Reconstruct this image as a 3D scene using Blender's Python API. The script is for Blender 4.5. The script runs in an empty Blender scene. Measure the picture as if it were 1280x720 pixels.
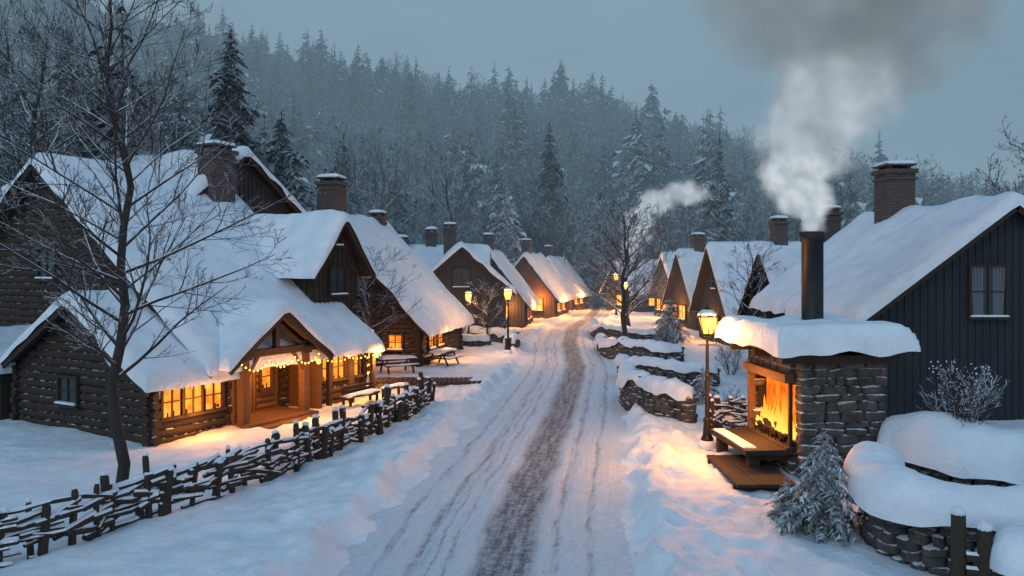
import bpy, math, random
import numpy as np
from mathutils import Vector, Matrix, noise as mnoise
random.seed(7)
SC=bpy.context.scene
COL=SC.collection
R=random.uniform
# ------------------------------------------------------------------ materials
MAT={}
def newmat(name):
    m=bpy.data.materials.new(name); m.use_nodes=True
    nt=m.node_tree; nt.nodes.clear()
    out=nt.nodes.new('ShaderNodeOutputMaterial')
    MAT[name]=m
    return m,nt,out
def nd(nt,t,**k):
    n=nt.nodes.new(t)
    for a,b in k.items():
        setattr(n,a,b)
    return n
def lk(nt,a,b): nt.links.new(a,b)
def noise_n(nt,scale,detail=4,rough=.55,coord='Object',vec=None,scl=None):
    if vec is None:
        tc=nd(nt,'ShaderNodeTexCoord'); vec=tc.outputs[coord]
    if scl:
        mp=nd(nt,'ShaderNodeMapping'); mp.inputs['Scale'].default_value=scl
        lk(nt,vec,mp.inputs['Vector']); vec=mp.outputs['Vector']
    n=nd(nt,'ShaderNodeTexNoise'); n.inputs['Scale'].default_value=scale
    n.inputs['Detail'].default_value=detail; n.inputs['Roughness'].default_value=rough
    lk(nt,vec,n.inputs['Vector']); return n
def ramp(nt,fac,stops):
    r=nd(nt,'ShaderNodeValToRGB'); e=r.color_ramp.elements
    while len(e)<len(stops): e.new(.5)
    for i,(p,c) in enumerate(stops):
        e[i].position=p; e[i].color=(*c,1) if len(c)==3 else c
    lk(nt,fac,r.inputs['Fac']); return r
def mathn(nt,op,a,b=None,c=None,clamp=False):
    n=nd(nt,'ShaderNodeMath',operation=op,use_clamp=clamp)
    for i,v in enumerate((a,b,c)):
        if v is None: continue
        if isinstance(v,(int,float)): n.inputs[i].default_value=v
        else: lk(nt,v,n.inputs[i])
    return n.outputs[0]
def mixc(nt,f,a,b):
    n=nd(nt,'ShaderNodeMix',data_type='RGBA')
    for s,v in ((n.inputs[0],f),(n.inputs[6],a),(n.inputs[7],b)):
        if isinstance(v,(int,float)): s.default_value=v
        elif isinstance(v,tuple): s.default_value=(*v,1)
        else: lk(nt,v,s)
    return n.outputs[2]
def bumpn(nt,h,strength,dist,prev=None):
    b=nd(nt,'ShaderNodeBump'); b.inputs['Strength'].default_value=strength; b.inputs['Distance'].default_value=dist
    lk(nt,h,b.inputs['Height'])
    if prev: lk(nt,prev,b.inputs['Normal'])
    return b.outputs['Normal']
def princ(nt,out,col,rough=.8,normal=None,metal=0,spec=.3):
    p=nd(nt,'ShaderNodeBsdfPrincipled')
    if isinstance(col,tuple): p.inputs['Base Color'].default_value=(*col,1)
    else: lk(nt,col,p.inputs['Base Color'])
    if isinstance(rough,(int,float)): p.inputs['Roughness'].default_value=rough
    else: lk(nt,rough,p.inputs['Roughness'])
    p.inputs['Metallic'].default_value=metal
    p.inputs['Specular IOR Level'].default_value=spec
    if normal: lk(nt,normal,p.inputs['Normal'])
    lk(nt,p.outputs[0],out.inputs['Surface']); return p
def diff(nt,out,col):
    p=nd(nt,'ShaderNodeBsdfDiffuse'); lk(nt,col,p.inputs['Color']); lk(nt,p.outputs[0],out.inputs['Surface'])
SNOWC=(.78,.85,.92)
def upmask(nt,lo,hi,nscale=6,namt=.5,detail=2):
    g=nd(nt,'ShaderNodeNewGeometry'); s=nd(nt,'ShaderNodeSeparateXYZ'); lk(nt,g.outputs['Normal'],s.inputs[0])
    n=noise_n(nt,nscale,detail,vec=g.outputs['Position'])
    a=mathn(nt,'MULTIPLY_ADD',n.outputs['Fac'],namt,s.outputs['Z'])
    mr=nd(nt,'ShaderNodeMapRange'); mr.inputs[1].default_value=lo+namt*.5; mr.inputs[2].default_value=hi+namt*.5
    lk(nt,a,mr.inputs[0]); return mr.outputs[0]
def m_snow():
    m,nt,out=newmat('snow')
    g=nd(nt,'ShaderNodeNewGeometry')
    n1=noise_n(nt,1.1,3,vec=g.outputs['Position']); n2=noise_n(nt,9,4,.65,vec=g.outputs['Position'])
    n3=noise_n(nt,70,1,.6,vec=g.outputs['Position'])
    c=ramp(nt,n1.outputs['Fac'],[(.3,(.64,.73,.84)),(.7,(.79,.86,.94))])
    hsum=mathn(nt,'MULTIPLY_ADD',n3.outputs['Fac'],.13,mathn(nt,'MULTIPLY_ADD',n2.outputs['Fac'],.62,mathn(nt,'MULTIPLY',n1.outputs['Fac'],2.0)))
    b=bumpn(nt,hsum,.7,.1)
    princ(nt,out,c.outputs[0],.6,b,spec=.25)
m_snow()
def m_wood(name,c0,c1,snow=None,scl=(1,1,8),rough=.85,sc=3):
    m,nt,out=newmat(name)
    n=noise_n(nt,sc,4,.65,scl=scl); n2=noise_n(nt,.7,2)
    c=mixc(nt,n.outputs['Fac'],c0,c1); 
    c=mixc(nt,mathn(nt,'MULTIPLY',n2.outputs['Fac'],.5),c,tuple(x*.45 for x in c0))
    if snow:
        c=mixc(nt,upmask(nt,snow[0],snow[1],snow[2] if len(snow)>2 else 6,snow[3] if len(snow)>3 else .5),c,SNOWC)
    b=bumpn(nt,n.outputs['Fac'],.6,.03)
    princ(nt,out,c,rough,b)
m_wood('log',(.024,.019,.017),(.075,.056,.045),snow=(.93,1.0,5,.35),scl=(1,1,6))
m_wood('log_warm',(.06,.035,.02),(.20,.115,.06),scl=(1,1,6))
m_wood('dark_board',(.018,.026,.033),(.046,.058,.068),scl=(7,7,.6))
m_wood('barn_board',(.034,.033,.034),(.085,.077,.074),scl=(7,7,.6))
m_wood('trim',(.026,.021,.018),(.07,.05,.04),scl=(3,3,3))
m_wood('platform_wood',(.018,.016,.015),(.05,.042,.036),scl=(2,8,8))
m_wood('fence_wood',(.022,.018,.016),(.075,.058,.046),snow=(.5,.75,7,.7),scl=(4,4,4))
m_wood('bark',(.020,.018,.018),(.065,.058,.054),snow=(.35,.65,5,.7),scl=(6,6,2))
m_wood('twig',(.026,.024,.026),(.065,.056,.056),snow=(.22,.55,3,.6),scl=(2,2,2))
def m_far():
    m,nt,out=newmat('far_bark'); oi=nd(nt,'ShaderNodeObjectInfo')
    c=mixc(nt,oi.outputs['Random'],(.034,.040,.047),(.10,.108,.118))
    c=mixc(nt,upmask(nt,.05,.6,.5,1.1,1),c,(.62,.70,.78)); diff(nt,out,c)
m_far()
def m_needle(name,c0,c1,lo,hi,ns):
    m,nt,out=newmat(name)
    oi=nd(nt,'ShaderNodeObjectInfo'); g=nd(nt,'ShaderNodeNewGeometry'); s=nd(nt,'ShaderNodeSeparateXYZ'); lk(nt,g.outputs['Normal'],s.inputs[0])
    n=noise_n(nt,ns,2,vec=g.outputs['Position'])
    c=mixc(nt,n.outputs['Fac'],c0,c1)
    c=mixc(nt,mathn(nt,'MULTIPLY',oi.outputs['Random'],.5),c,(.022,.033,.040))
    mr=nd(nt,'ShaderNodeMapRange'); mr.inputs[1].default_value=lo+.5; mr.inputs[2].default_value=hi+.5
    lk(nt,mathn(nt,'ADD',n.outputs['Fac'],s.outputs['Z']),mr.inputs[0])
    sn=mathn(nt,'MULTIPLY',mr.outputs[0],mathn(nt,'MULTIPLY_ADD',oi.outputs['Random'],.65,.28))
    c=mixc(nt,sn,c,(.62,.70,.78)); diff(nt,out,c)
m_needle('needles',(.006,.014,.017),(.020,.036,.040),.42,1.1,.6)
m_needle('needles_near',(.014,.026,.022),(.04,.062,.052),.55,1.0,7)
def m_brick():
    m,nt,out=newmat('brick')
    tc=nd(nt,'ShaderNodeTexCoord'); b=nd(nt,'ShaderNodeTexBrick')
    s=nd(nt,'ShaderNodeSeparateXYZ'); lk(nt,tc.outputs['Object'],s.inputs[0])
    cx=nd(nt,'ShaderNodeCombineXYZ'); lk(nt,mathn(nt,'ADD',s.outputs[0],s.outputs[1]),cx.inputs[0]); lk(nt,s.outputs[2],cx.inputs[1])
    lk(nt,cx.outputs[0],b.inputs['Vector'])
    b.inputs['Scale'].default_value=1; b.inputs['Brick Width'].default_value=.3; b.inputs['Row Height'].default_value=.12
    b.inputs['Mortar Size'].default_value=.014; b.inputs['Color1'].default_value=(.11,.06,.05,1); b.inputs['Color2'].default_value=(.05,.04,.038,1)
    b.inputs['Mortar'].default_value=(.14,.14,.14,1)
    n=noise_n(nt,3,4); c=mixc(nt,mathn(nt,'MULTIPLY',n.outputs['Fac'],.6),b.outputs['Color'],(.05,.05,.055))
    bb=bumpn(nt,b.outputs['Fac'],-.6,.02)
    princ(nt,out,c,.9,bb)
m_brick()
def m_stone():
    m,nt,out=newmat('stone')
    g=nd(nt,'ShaderNodeNewGeometry')
    n=noise_n(nt,2.3,2,vec=g.outputs['Position']); n2=noise_n(nt,14,5,.7,vec=g.outputs['Position'])
    c=ramp(nt,n.outputs['Fac'],[(.3,(.05,.05,.055)),(.5,(.12,.112,.108)),(.72,(.22,.195,.175))])
    c=mixc(nt,mathn(nt,'MULTIPLY',n2.outputs['Fac'],.75),c.outputs[0],(.04,.04,.045))
    c=mixc(nt,upmask(nt,.62,.8,9,.8),c,SNOWC)
    princ(nt,out,c,.88,bumpn(nt,n2.outputs['Fac'],1.0,.09))
m_stone()
def m_plain(name,c,rough=.6,metal=0):
    m,nt,out=newmat(name); n=noise_n(nt,12,3)
    princ(nt,out,mixc(nt,n.outputs['Fac'],tuple(x*.6 for x in c),tuple(x*1.3 for x in c)),rough,bumpn(nt,n.outputs['Fac'],.2,.01),metal)
m_plain('iron',(.02,.02,.022),.45,.5); m_plain('soot',(.012,.01,.01),.95); m_plain('dark_glass',(.03,.042,.05),.12); m_plain('curtain',(.12,.14,.16),.9)
m_plain('pipe_metal',(.03,.032,.035),.5,.6)
def m_emit(name,c0,c1,s,scale=2.5):
    m,nt,out=newmat(name); n=noise_n(nt,scale,3)
    r=ramp(nt,n.outputs['Fac'],[(.35,c0),(.65,c1)])
    e=nd(nt,'ShaderNodeEmission'); lk(nt,r.outputs[0],e.inputs[0]); e.inputs[1].default_value=s
    lk(nt,e.outputs[0],out.inputs[0]); m.cycles.emission_sampling='NONE'
m_emit('lit_window',(.70,.13,.008),(1,.36,.045),1.8,2.2)
m_emit('far_lit',(1,.22,.02),(1,.34,.045),3.0,1.0)
m_emit('bulb',(1,.36,.06),(1,.42,.08),6)
m_emit('lamp_glass',(1,.31,.035),(1,.42,.08),5.0)
m_emit('fire_glow',(.7,.08,.004),(1,.26,.022),1.3,2.5)
def m_flame():
    m,nt,out=newmat('flame'); tc=nd(nt,'ShaderNodeTexCoord'); s=nd(nt,'ShaderNodeSeparateXYZ'); lk(nt,tc.outputs['Object'],s.inputs[0])
    n=noise_n(nt,5,3); a=mathn(nt,'MULTIPLY_ADD',n.outputs['Fac'],.6,s.outputs[2])
    r=ramp(nt,mathn(nt,'MULTIPLY',a,.55),[(.2,(1,.46,.08)),(.5,(1,.27,.025)),(.85,(.9,.12,.006))])
    e=nd(nt,'ShaderNodeEmission'); lk(nt,r.outputs[0],e.inputs[0]); e.inputs[1].default_value=2.2; lk(nt,e.outputs[0],out.inputs[0]); m.cycles.emission_sampling='NONE'
m_flame()
def m_ground():
    m,nt,out=newmat('hill_floor'); g=nd(nt,'ShaderNodeNewGeometry')
    n=noise_n(nt,.25,4,.7,vec=g.outputs['Position'])
    c=ramp(nt,n.outputs['Fac'],[(.45,(.06,.065,.072)),(.68,(.34,.39,.44))])
    diff(nt,out,c.outputs[0])
m_ground()
def m_road():
    m,nt,out=newmat('packed_snow_road')
    uv=nd(nt,'ShaderNodeUVMap',uv_map='UVMap'); s=nd(nt,'ShaderNodeSeparateXYZ'); lk(nt,uv.outputs[0],s.inputs[0])
    g=nd(nt,'ShaderNodeNewGeometry')
    wob=noise_n(nt,.35,2,vec=uv.outputs[0],scl=(.4,1,1)); wob2=noise_n(nt,2.4,4,.7,vec=uv.outputs[0],scl=(1,.6,1))
    u=mathn(nt,'ADD',s.outputs[0],mathn(nt,'MULTIPLY',mathn(nt,'SUBTRACT',wob.outputs['Fac'],.5),.4))
    u=mathn(nt,'ADD',u,mathn(nt,'MULTIPLY',mathn(nt,'SUBTRACT',wob2.outputs['Fac'],.5),.34))
    streak=noise_n(nt,3.2,4,.7,vec=uv.outputs[0],scl=(2.0,.14,1))
    fine=noise_n(nt,5,6,.78,vec=g.outputs['Position']); gran=noise_n(nt,38,2,.7,vec=g.outputs['Position'])
    def band(c,w,soft):
        d=mathn(nt,'ABSOLUTE',mathn(nt,'SUBTRACT',u,c))
        mr=nd(nt,'ShaderNodeMapRange'); mr.interpolation_type='SMOOTHSTEP'
        mr.inputs[1].default_value=w+soft; mr.inputs[2].default_value=max(w-soft,0)
        mr.inputs[3].default_value=0; mr.inputs[4].default_value=1
        lk(nt,d,mr.inputs[0]); return mr.outputs[0]
    b1=band(0,.58,.24)
    b2=band(-1.15,.07,.06); b3=band(1.0,.10,.10); b4=band(-1.75,.15,.14); b5=band(1.75,.07,.10); b6=band(-2.5,.06,.1); b7=band(-1.45,.04,.04)
    st=nd(nt,'ShaderNodeMapRange'); st.inputs[1].default_value=.40; st.inputs[2].default_value=.58; lk(nt,streak.outputs['Fac'],st.inputs[0])
    fn=nd(nt,'ShaderNodeMapRange'); fn.inputs[1].default_value=.40; fn.inputs[2].default_value=.56; lk(nt,fine.outputs['Fac'],fn.inputs[0])
    side=mathn(nt,'MAXIMUM',mathn(nt,'MAXIMUM',b2,b3),mathn(nt,'MAXIMUM',mathn(nt,'MAXIMUM',b4,b5),mathn(nt,'MAXIMUM',b6,b7)))
    side=mathn(nt,'MULTIPLY',mathn(nt,'MULTIPLY',side,mathn(nt,'MULTIPLY_ADD',st.outputs[0],.75,.2)),mathn(nt,'MULTIPLY_ADD',fn.outputs[0],.45,.28))
    pat=mathn(nt,'MULTIPLY_ADD',st.outputs[0],.45,mathn(nt,'MULTIPLY',fn.outputs[0],.50))
    cen=mathn(nt,'MULTIPLY',b1,mathn(nt,'MULTIPLY_ADD',pat,.62,.34))
    core=mathn(nt,'MAXIMUM',side,cen)
    gen=mathn(nt,'MULTIPLY',mathn(nt,'MULTIPLY',st.outputs[0],fn.outputs[0]),mathn(nt,'MULTIPLY',band(-.4,2.2,.9),.30))
    wet=mathn(nt,'MAXIMUM',core,gen)
    wet=mathn(nt,'MULTIPLY',wet,mathn(nt,'MULTIPLY_ADD',gran.outputs['Fac'],1.2,.5),clamp=True)
    sn=ramp(nt,fine.outputs['Fac'],[(.3,(.54,.63,.74)),(.65,(.76,.84,.93))])
    c=mixc(nt,wet,sn.outputs[0],(.046,.076,.110))
    hsum=mathn(nt,'MULTIPLY_ADD',streak.outputs['Fac'],.8,fine.outputs['Fac']); hsum=mathn(nt,'MULTIPLY_ADD',gran.outputs['Fac'],.15,hsum); hsum=mathn(nt,'MULTIPLY_ADD',wet,-.45,hsum)
    b=bumpn(nt,hsum,.85,.10)
    princ(nt,out,c,mathn(nt,'MULTIPLY_ADD',wet,-.14,.64),b,spec=.14)
m_road()
# ------------------------------------------------------------------ mesh builder
class MB:
    def __init__(s): s.v=[]; s.f=[]; s.m=[]; s.keys=[]; s.M=Matrix()
    def mi(s,k):
        if k not in s.keys: s.keys.append(k)
        return s.keys.index(k)
    def add(s,vs,fs,mat):
        b=len(s.v); i=s.mi(mat)
        M=s.M
        for v in vs:
            p=M@Vector(v); s.v.append((p.x,p.y,p.z))
        for f in fs: s.f.append([b+a for a in f]); s.m.append(i)
    def box(s,c,size,mat,rot=None,taper=1):
        hx,hy,hz=size[0]/2,size[1]/2,size[2]/2
        vs=[]
        for z,t in ((-hz,1),(hz,taper)):
            for x,y in ((-hx,-hy),(hx,-hy),(hx,hy),(-hx,hy)):
                p=Vector((x*t,y*t,z))
                if rot is not None: p=rot@p
                vs.append(p+Vector(c))
        s.add(vs,[(0,3,2,1),(4,5,6,7),(0,1,5,4),(1,2,6,5),(2,3,7,6),(3,0,4,7)],mat)
    def bar(s,p0,p1,w,h,mat):
        p0,p1=Vector(p0),Vector(p1); d=(p1-p0); L=d.length
        q=d.to_track_quat('Y','Z').to_matrix()
        s.box((p0+p1)/2,(w,L,h),mat,rot=q)
    def tube(s,pts,rad,n,mat,cap=True):
        pts=[Vector(p) for p in pts]; vs=[];fs=[]
        for i,p in enumerate(pts):
            d=(pts[min(i+1,len(pts)-1)]-pts[max(i-1,0)])
            if d.length<1e-6: d=Vector((0,0,1))
            d.normalize(); a=d.orthogonal() if i==0 else (a-d*a.dot(d))
            if a.length<1e-6: a=d.orthogonal()
            a.normalize(); b=d.cross(a)
            for k in range(n):
                t=2*math.pi*k/n
                vs.append(p+(a*math.cos(t)+b*math.sin(t))*rad[i])
        for i in range(len(pts)-1):
            for k in range(n):
                k2=(k+1)%n
                fs.append((i*n+k,i*n+k2,(i+1)*n+k2,(i+1)*n+k))
        if cap:
            fs.append(tuple(range(n-1,-1,-1))); fs.append(tuple(range((len(pts)-1)*n,len(pts)*n)))
        s.add(vs,fs,mat)
    def lathe(s,c,prof,n,mat):
        vs=[];fs=[]
        for r,z in prof:
            for k in range(n):
                t=2*math.pi*(k+.5)/n; vs.append((c[0]+r*math.cos(t),c[1]+r*math.sin(t),c[2]+z))
        for i in range(len(prof)-1):
            for k in range(n):
                k2=(k+1)%n; fs.append((i*n+k,i*n+k2,(i+1)*n+k2,(i+1)*n+k))
        fs.append(tuple(range(n-1,-1,-1))); fs.append(tuple(range((len(prof)-1)*n,len(prof)*n)))
        s.add(vs,fs,mat)
    def stone(s,c,size,ang,mat='stone',hi=False):
        e=Matrix.Rotation(ang+R(-.06,.06),3,'Z')@Matrix.Rotation(R(-.10,.10),3,'X')@Matrix.Rotation(R(-.09,.09),3,'Y')
        o=Vector((R(0,99),R(0,99),R(0,99))); vs=[]; ic=ICOH if hi else ICOL
        for v in ic[0]:
            k=1+.20*mnoise.noise(v*1.2+o)+.10*mnoise.noise(v*3.1+o)
            p=Vector((v.x*size[0]/2,v.y*size[1]/2,v.z*size[2]/2))*k
            vs.append(e@p+Vector(c))
        s.add(vs,ic[1],mat)
    def obj(s,name,parent=None,smooth=False,loc=None,coll=None):
        me=bpy.data.meshes.new(name); me.from_pydata(s.v,[],s.f)
        for k in s.keys: me.materials.append(MAT[k])
        me.polygons.foreach_set('material_index',s.m)
        if smooth: me.polygons.foreach_set('use_smooth',[True]*len(s.f))
        me.update()
        o=bpy.data.objects.new(name,me); (coll or COL).objects.link(o)
        if parent: o.parent=parent
        if loc: o.location=loc
        return o
def mk_ico(sub):
    import bmesh
    bm=bmesh.new(); bmesh.ops.create_icosphere(bm,subdivisions=sub,radius=1)
    vs=[]
    for v in bm.verts:
        c=v.co; q=Vector([math.copysign(abs(a)**.48,a) for a in c]); vs.append(q)
    fs=[tuple(x.index for x in f.verts) for f in bm.faces]; bm.free(); return vs,fs
ICOL=mk_ico(2); ICOH=mk_ico(3)
def empty(name,loc=(0,0,0),rz=0):
    e=bpy.data.objects.new(name,None); COL.objects.link(e); e.location=loc; e.rotation_euler[2]=rz; return e
def light(name,parent,loc,energy,size=.15,col=(1,.34,.06)):
    l=bpy.data.lights.new(name,'POINT'); l.energy=energy; l.color=col; l.shadow_soft_size=size
    o=bpy.data.objects.new(name,l); COL.objects.link(o); o.parent=parent; o.location=loc; return o
# ------------------------------------------------------------------ terrain
def vn(x,y,seed=0):
    xi=np.floor(x); yi=np.floor(y); fx=x-xi; fy=y-yi
    def h(a,b): 
        q=np.sin(a*127.1+b*311.7+seed*74.7)*43758.5453; return q-np.floor(q)
    fx=fx*fx*(3-2*fx); fy=fy*fy*(3-2*fy)
    return (h(xi,yi)*(1-fx)+h(xi+1,yi)*fx)*(1-fy)+(h(xi,yi+1)*(1-fx)+h(xi+1,yi+1)*fx)*fy
def fbm(x,y,o=4,seed=0):
    s=0;a=.5
    for i in range(o): s=s+a*vn(x*2**i,y*2**i,seed+i*3); a*=.5
    return s
_ys=np.linspace(-10,150,1601)
_xs=np.interp(_ys,[-10,0,15.4,22.2,31.6,46.2,60,75,92.3,105,125,150],[-2.4,-1.5,-.30,.50,1.9,3.75,4.3,5.7,9.2,11.0,13.5,16])
_k=np.ones(61)/61; _xs=np.concatenate([_xs[:30],np.convolve(_xs,_k,'valid'),_xs[-30:]])
def cx(y): return np.interp(y,_ys,_xs)
def roadL(y): return np.interp(y,[0,50,75,200],[3.4,3.3,2.4,2.2])
def roadR(y): return np.interp(y,[0,50,75,200],[2.9,2.6,2.2,2.0])
def sst(t): t=np.clip(t,0,1); return t*t*(3-2*t)
def hgt(x,y):
    x=np.asarray(x,float); y=np.asarray(y,float)
    s=x-cx(y)
    e=np.where(s<0,-s-roadL(y),s-roadR(y))
    lump=fbm(x*1.1,y*1.1,4,1); big=fbm(x*.16,y*.16,3,5); fine=fbm(x*3.1,y*3.1,3,9)
    edge=e+.9*(fbm(x*.9+9,y*.9,4,4)-.5)+.1
    bank=sst(edge/.6)*np.exp(-np.clip(edge-.5,0,9)/1.5)
    h=.05+ .10*sst(edge/.5)+bank*(.10+.95*lump**1.4)*np.interp(y,[0,40,80],[1,.8,.4])
    near=sst((4.5-e)/3)
    h=h+ sst((e-.5)/3)*( .35*(big-.5)+.20*(lump-.5))+sst((edge+.2)/.6)*(.08+.20*near)*(fine-.5)
    h=h-.16*sst((-edge-.05)/.35)
    crest=np.interp(x,[-260,-190,-102,-12,33,78,123,168,230,400],[98,89,74,64,60,47,32,21,12,5])
    t=np.clip((y-112)/200,0,1.15)
    h=h+crest*(t**1.1)+ np.where(y>112,12*(fbm(x*.02,y*.02,3,2)-.5)*np.clip((y-112)/40,0,1),0)
    lf=np.clip(-(x+26)/40,0,3)*14*sst((y-36)/30)*(1-np.clip((y-112)/60,0,1)*.7)
    h=h+lf
    return h
def hz(x,y): return float(hgt(np.array([x]),np.array([y]))[0])
def axis(segs):
    a=[]
    for s,e,st in segs: a+=list(np.arange(s,e,st))
    return np.array(a)
gx=axis([(-700,-100,25),(-100,-30,4),(-30,-14,.4),(-14,14,.12),(14,30,.5),(30,100,4),(100,701,25)])
gy=axis([(-30,10,4),(10,45,.13),(45,80,.4),(80,112,1),(112,340,5),(340,900,40)])
X,Y=np.meshgrid(gx,gy); Z=hgt(X,Y)
rs=np.random.RandomState(3)
def dig(px,py,r,d):
    i0,i1=np.searchsorted(gx,px-r*2),np.searchsorted(gx,px+r*2); j0,j1=np.searchsorted(gy,py-r*2),np.searchsorted(gy,py+r*2)
    sub=np.hypot(X[j0:j1,i0:i1]-px,Y[j0:j1,i0:i1]-py)/r; Z[j0:j1,i0:i1]-=d*np.exp(-sub**2*1.6)
def trail(pts,n):
    for i in range(n):
        t=i/n*(len(pts)-1); k=int(t); a=pts[k]; b=pts[min(k+1,len(pts)-1)]; f=t-k
        dx,dy=b[0]-a[0],b[1]-a[1]; l=math.hypot(dx,dy)+1e-6; s=.16 if i%2 else -.16
        dig(a[0]+dx*f-dy/l*s+rs.uniform(-.05,.05),a[1]+dy*f+dx/l*s+rs.uniform(-.08,.08),.16,.09)
trail([(-8.3,29.5),(-6.5,31.5),(-4.2,34.8),(-1.8,37),(.2,39)],38)
trail([(-7.6,31),(-6.8,34),(-6,38),(-4.4,42),(-2,44)],40)
trail([(-10.8,19),(-9.6,21.5),(-9.4,24),(-8.4,27),(-7.6,29)],34)
trail([(3.6,20),(4.6,22),(5.6,23.6),(6.4,25)],16); trail([(4.4,26),(5.3,24),(6.3,22.4)],14)
for i in range(160): dig(rs.uniform(-11.5,-4.2),rs.uniform(20,41),rs.uniform(.12,.3),rs.uniform(.03,.09))
nx,ny=len(gx),len(gy)
me=bpy.data.meshes.new('ground'); V=np.stack([X,Y,Z],-1).reshape(-1,3)
idx=np.arange(nx*ny).reshape(ny,nx)
F=np.stack([idx[:-1,:-1],idx[:-1,1:],idx[1:,1:],idx[1:,:-1]],-1).reshape(-1,4)
me.vertices.add(len(V)); me.vertices.foreach_set('co',V.ravel())
me.loops.add(F.size); me.loops.foreach_set('vertex_index',F.ravel())
me.polygons.add(len(F)); me.polygons.foreach_set('loop_start',np.arange(0,F.size,4)); me.polygons.foreach_set('loop_total',np.full(len(F),4))
mi=((V[F[:,0],1]>=112)|((V[F[:,0],0]<-32)&(V[F[:,0],1]>45))).astype(np.int32)
me.materials.append(MAT['snow']); me.materials.append(MAT['hill_floor'])
me.update(calc_edges=True)
me.polygons.foreach_set('material_index',mi); me.polygons.foreach_set('use_smooth',np.ones(len(F),bool)); me.update()
COL.objects.link(bpy.data.objects.new('snowy_ground',me))
# road strip
ry=np.concatenate([np.arange(-5,12,.5),np.arange(12,40,.12),np.arange(40,122,.5)]); NU=78
cc=cx(ry); ll=roadL(ry)+.6; rr_=roadR(ry)+.6
K=np.linspace(0,1,NU); U=-ll[:,None]+(ll+rr_)[:,None]*K[None,:]; YY=np.repeat(ry[:,None],NU,1); XX=cc[:,None]+U
ZZ=.03+.05*(fbm(U*2.4,YY*.4,3,11)-.5)+.07*(fbm(XX*3.5,YY*3.5,3,13)-.5)*sst((abs(U)-.4)/.5)-.035*np.exp(-(U/.6)**2)-.03*np.exp(-((U+1.75)/.2)**2)-.03*np.exp(-((U-1.0)/.14)**2)-.02*np.exp(-((U-1.75)/.12)**2)+.03*np.exp(-((abs(U)-.78)/.1)**2)
me=bpy.data.meshes.new('road'); V2=np.stack([XX,YY,ZZ],-1).reshape(-1,3)
fs=[(i*NU+k,i*NU+k+1,(i+1)*NU+k+1,(i+1)*NU+k) for i in range(len(ry)-1) for k in range(NU-1)]
me.from_pydata(V2.tolist(),[],fs); uvl=me.uv_layers.new(name='UVMap')
li=np.zeros(len(me.loops),np.int32); me.loops.foreach_get('vertex_index',li); UVA=np.stack([U,YY],-1).reshape(-1,2); uvl.data.foreach_set('uv',UVA[li].ravel())
me.materials.append(MAT['packed_snow_road']); me.polygons.foreach_set('use_smooth',[True]*len(fs)); me.update()
COL.objects.link(bpy.data.objects.new('snowy_road',me))
# ------------------------------------------------------------------ roofs & walls
def esamp(L,step,r=.35):
    r=min(r,L*.4)
    e=[0,.03*r,.12*r,.3*r,.6*r,r]; n=max(1,int((L-2*r)/step))
    return e+[r+(L-2*r)*i/n for i in range(1,n)]+[L-a for a in reversed(e)]
def polyat(P,d):
    for i in range(len(P)-1):
        a,b=Vector(P[i]),Vector(P[i+1]); l=(b-a).length
        if d<=l or i==len(P)-2: return a+(b-a)*(d/l)
        d-=l
def snow_sheet(mb,s0,s1,prof,th,step=.35,droop=.14,ov=.1):
    P=[Vector(p) for p in prof]
    a=(P[0]-P[1]).normalized(); b=(P[-1]-P[-2]).normalized(); P[0]=P[0]+a*ov; P[-1]=P[-1]+b*ov
    L=sum((P[i+1]-P[i]).length for i in range(len(P)-1))
    S=[s0-ov+x for x in esamp(s1-s0+2*ov,step)]; T=esamp(L,step)
    o=Vector((R(0,50),R(0,50),0)); vs=[]
    for s in S:
        for t in T:
            q=(polyat(P,max(0,t-.2))+polyat(P,min(L,t+.2))+polyat(P,t)*2)/4 if .25<t<L-.25 else polyat(P,t)
            de=min(t,L-t,s-S[0],S[-1]-s); de=min(de/.38,1)
            f=math.sqrt(max(0,1-(1-de)**2))
            n=mnoise.noise(Vector((s*.45,t*.45,0))+o); n2=mnoise.noise(Vector((s*1.5,t*1.5,3))+o)
            w=mnoise.noise(Vector((s*1.1,t*1.1,9))+o)
            z=q[1]+f*th*(1+.45*n+.22*n2)-(1-f)*droop*(1+.8*w)
            vs.append((s+ (w*.08 if de<.05 else 0),q[0]+(w*.12 if de<.05 else 0),z))
    n=len(T)
    fs=[(i*n+k,(i+1)*n+k,(i+1)*n+k+1,i*n+k+1) for i in range(len(S)-1) for k in range(n-1)]
    mb.add(vs,fs,'snow')
def roof(parent,name,M,s0,s1,prof,th=.32,mat='trim',bt=.14,step=.35):
    mb=MB(); mb.M=M; n=len(prof)
    vs=[];fs=[]
    for s in (s0,s1):
        for t,z in prof: vs.append((s,t,z))
        for t,z in prof: vs.append((s,t,z-bt))
    N=2*n
    for i in range(n-1):
        fs+= [(i,i+1,N+i+1,N+i),(n+i,N+n+i,N+n+i+1,n+i+1),(i,n+i,n+i+1,i+1),(N+i,N+i+1,N+n+i+1,N+n+i)]
    fs+=[(0,N,N+n,n),(n-1,n+n-1,N+n+n-1,N+n-1)]
    mb.add(vs,fs,mat)
    for s in (s0+.03,s1-.03):
        for i in range(n-1):
            a=prof[i];b=prof[i+1]
            mb.bar((s,a[0],a[1]-bt*1.6),(s,b[0],b[1]-bt*1.6),.09,.24,mat)
    mb.obj(name+'_boards',parent)
    sb=MB(); sb.M=M; snow_sheet(sb,s0,s1,[(t,z+.005) for t,z in prof],th,step); sb.obj(name+'_snow',parent,True)
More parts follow.
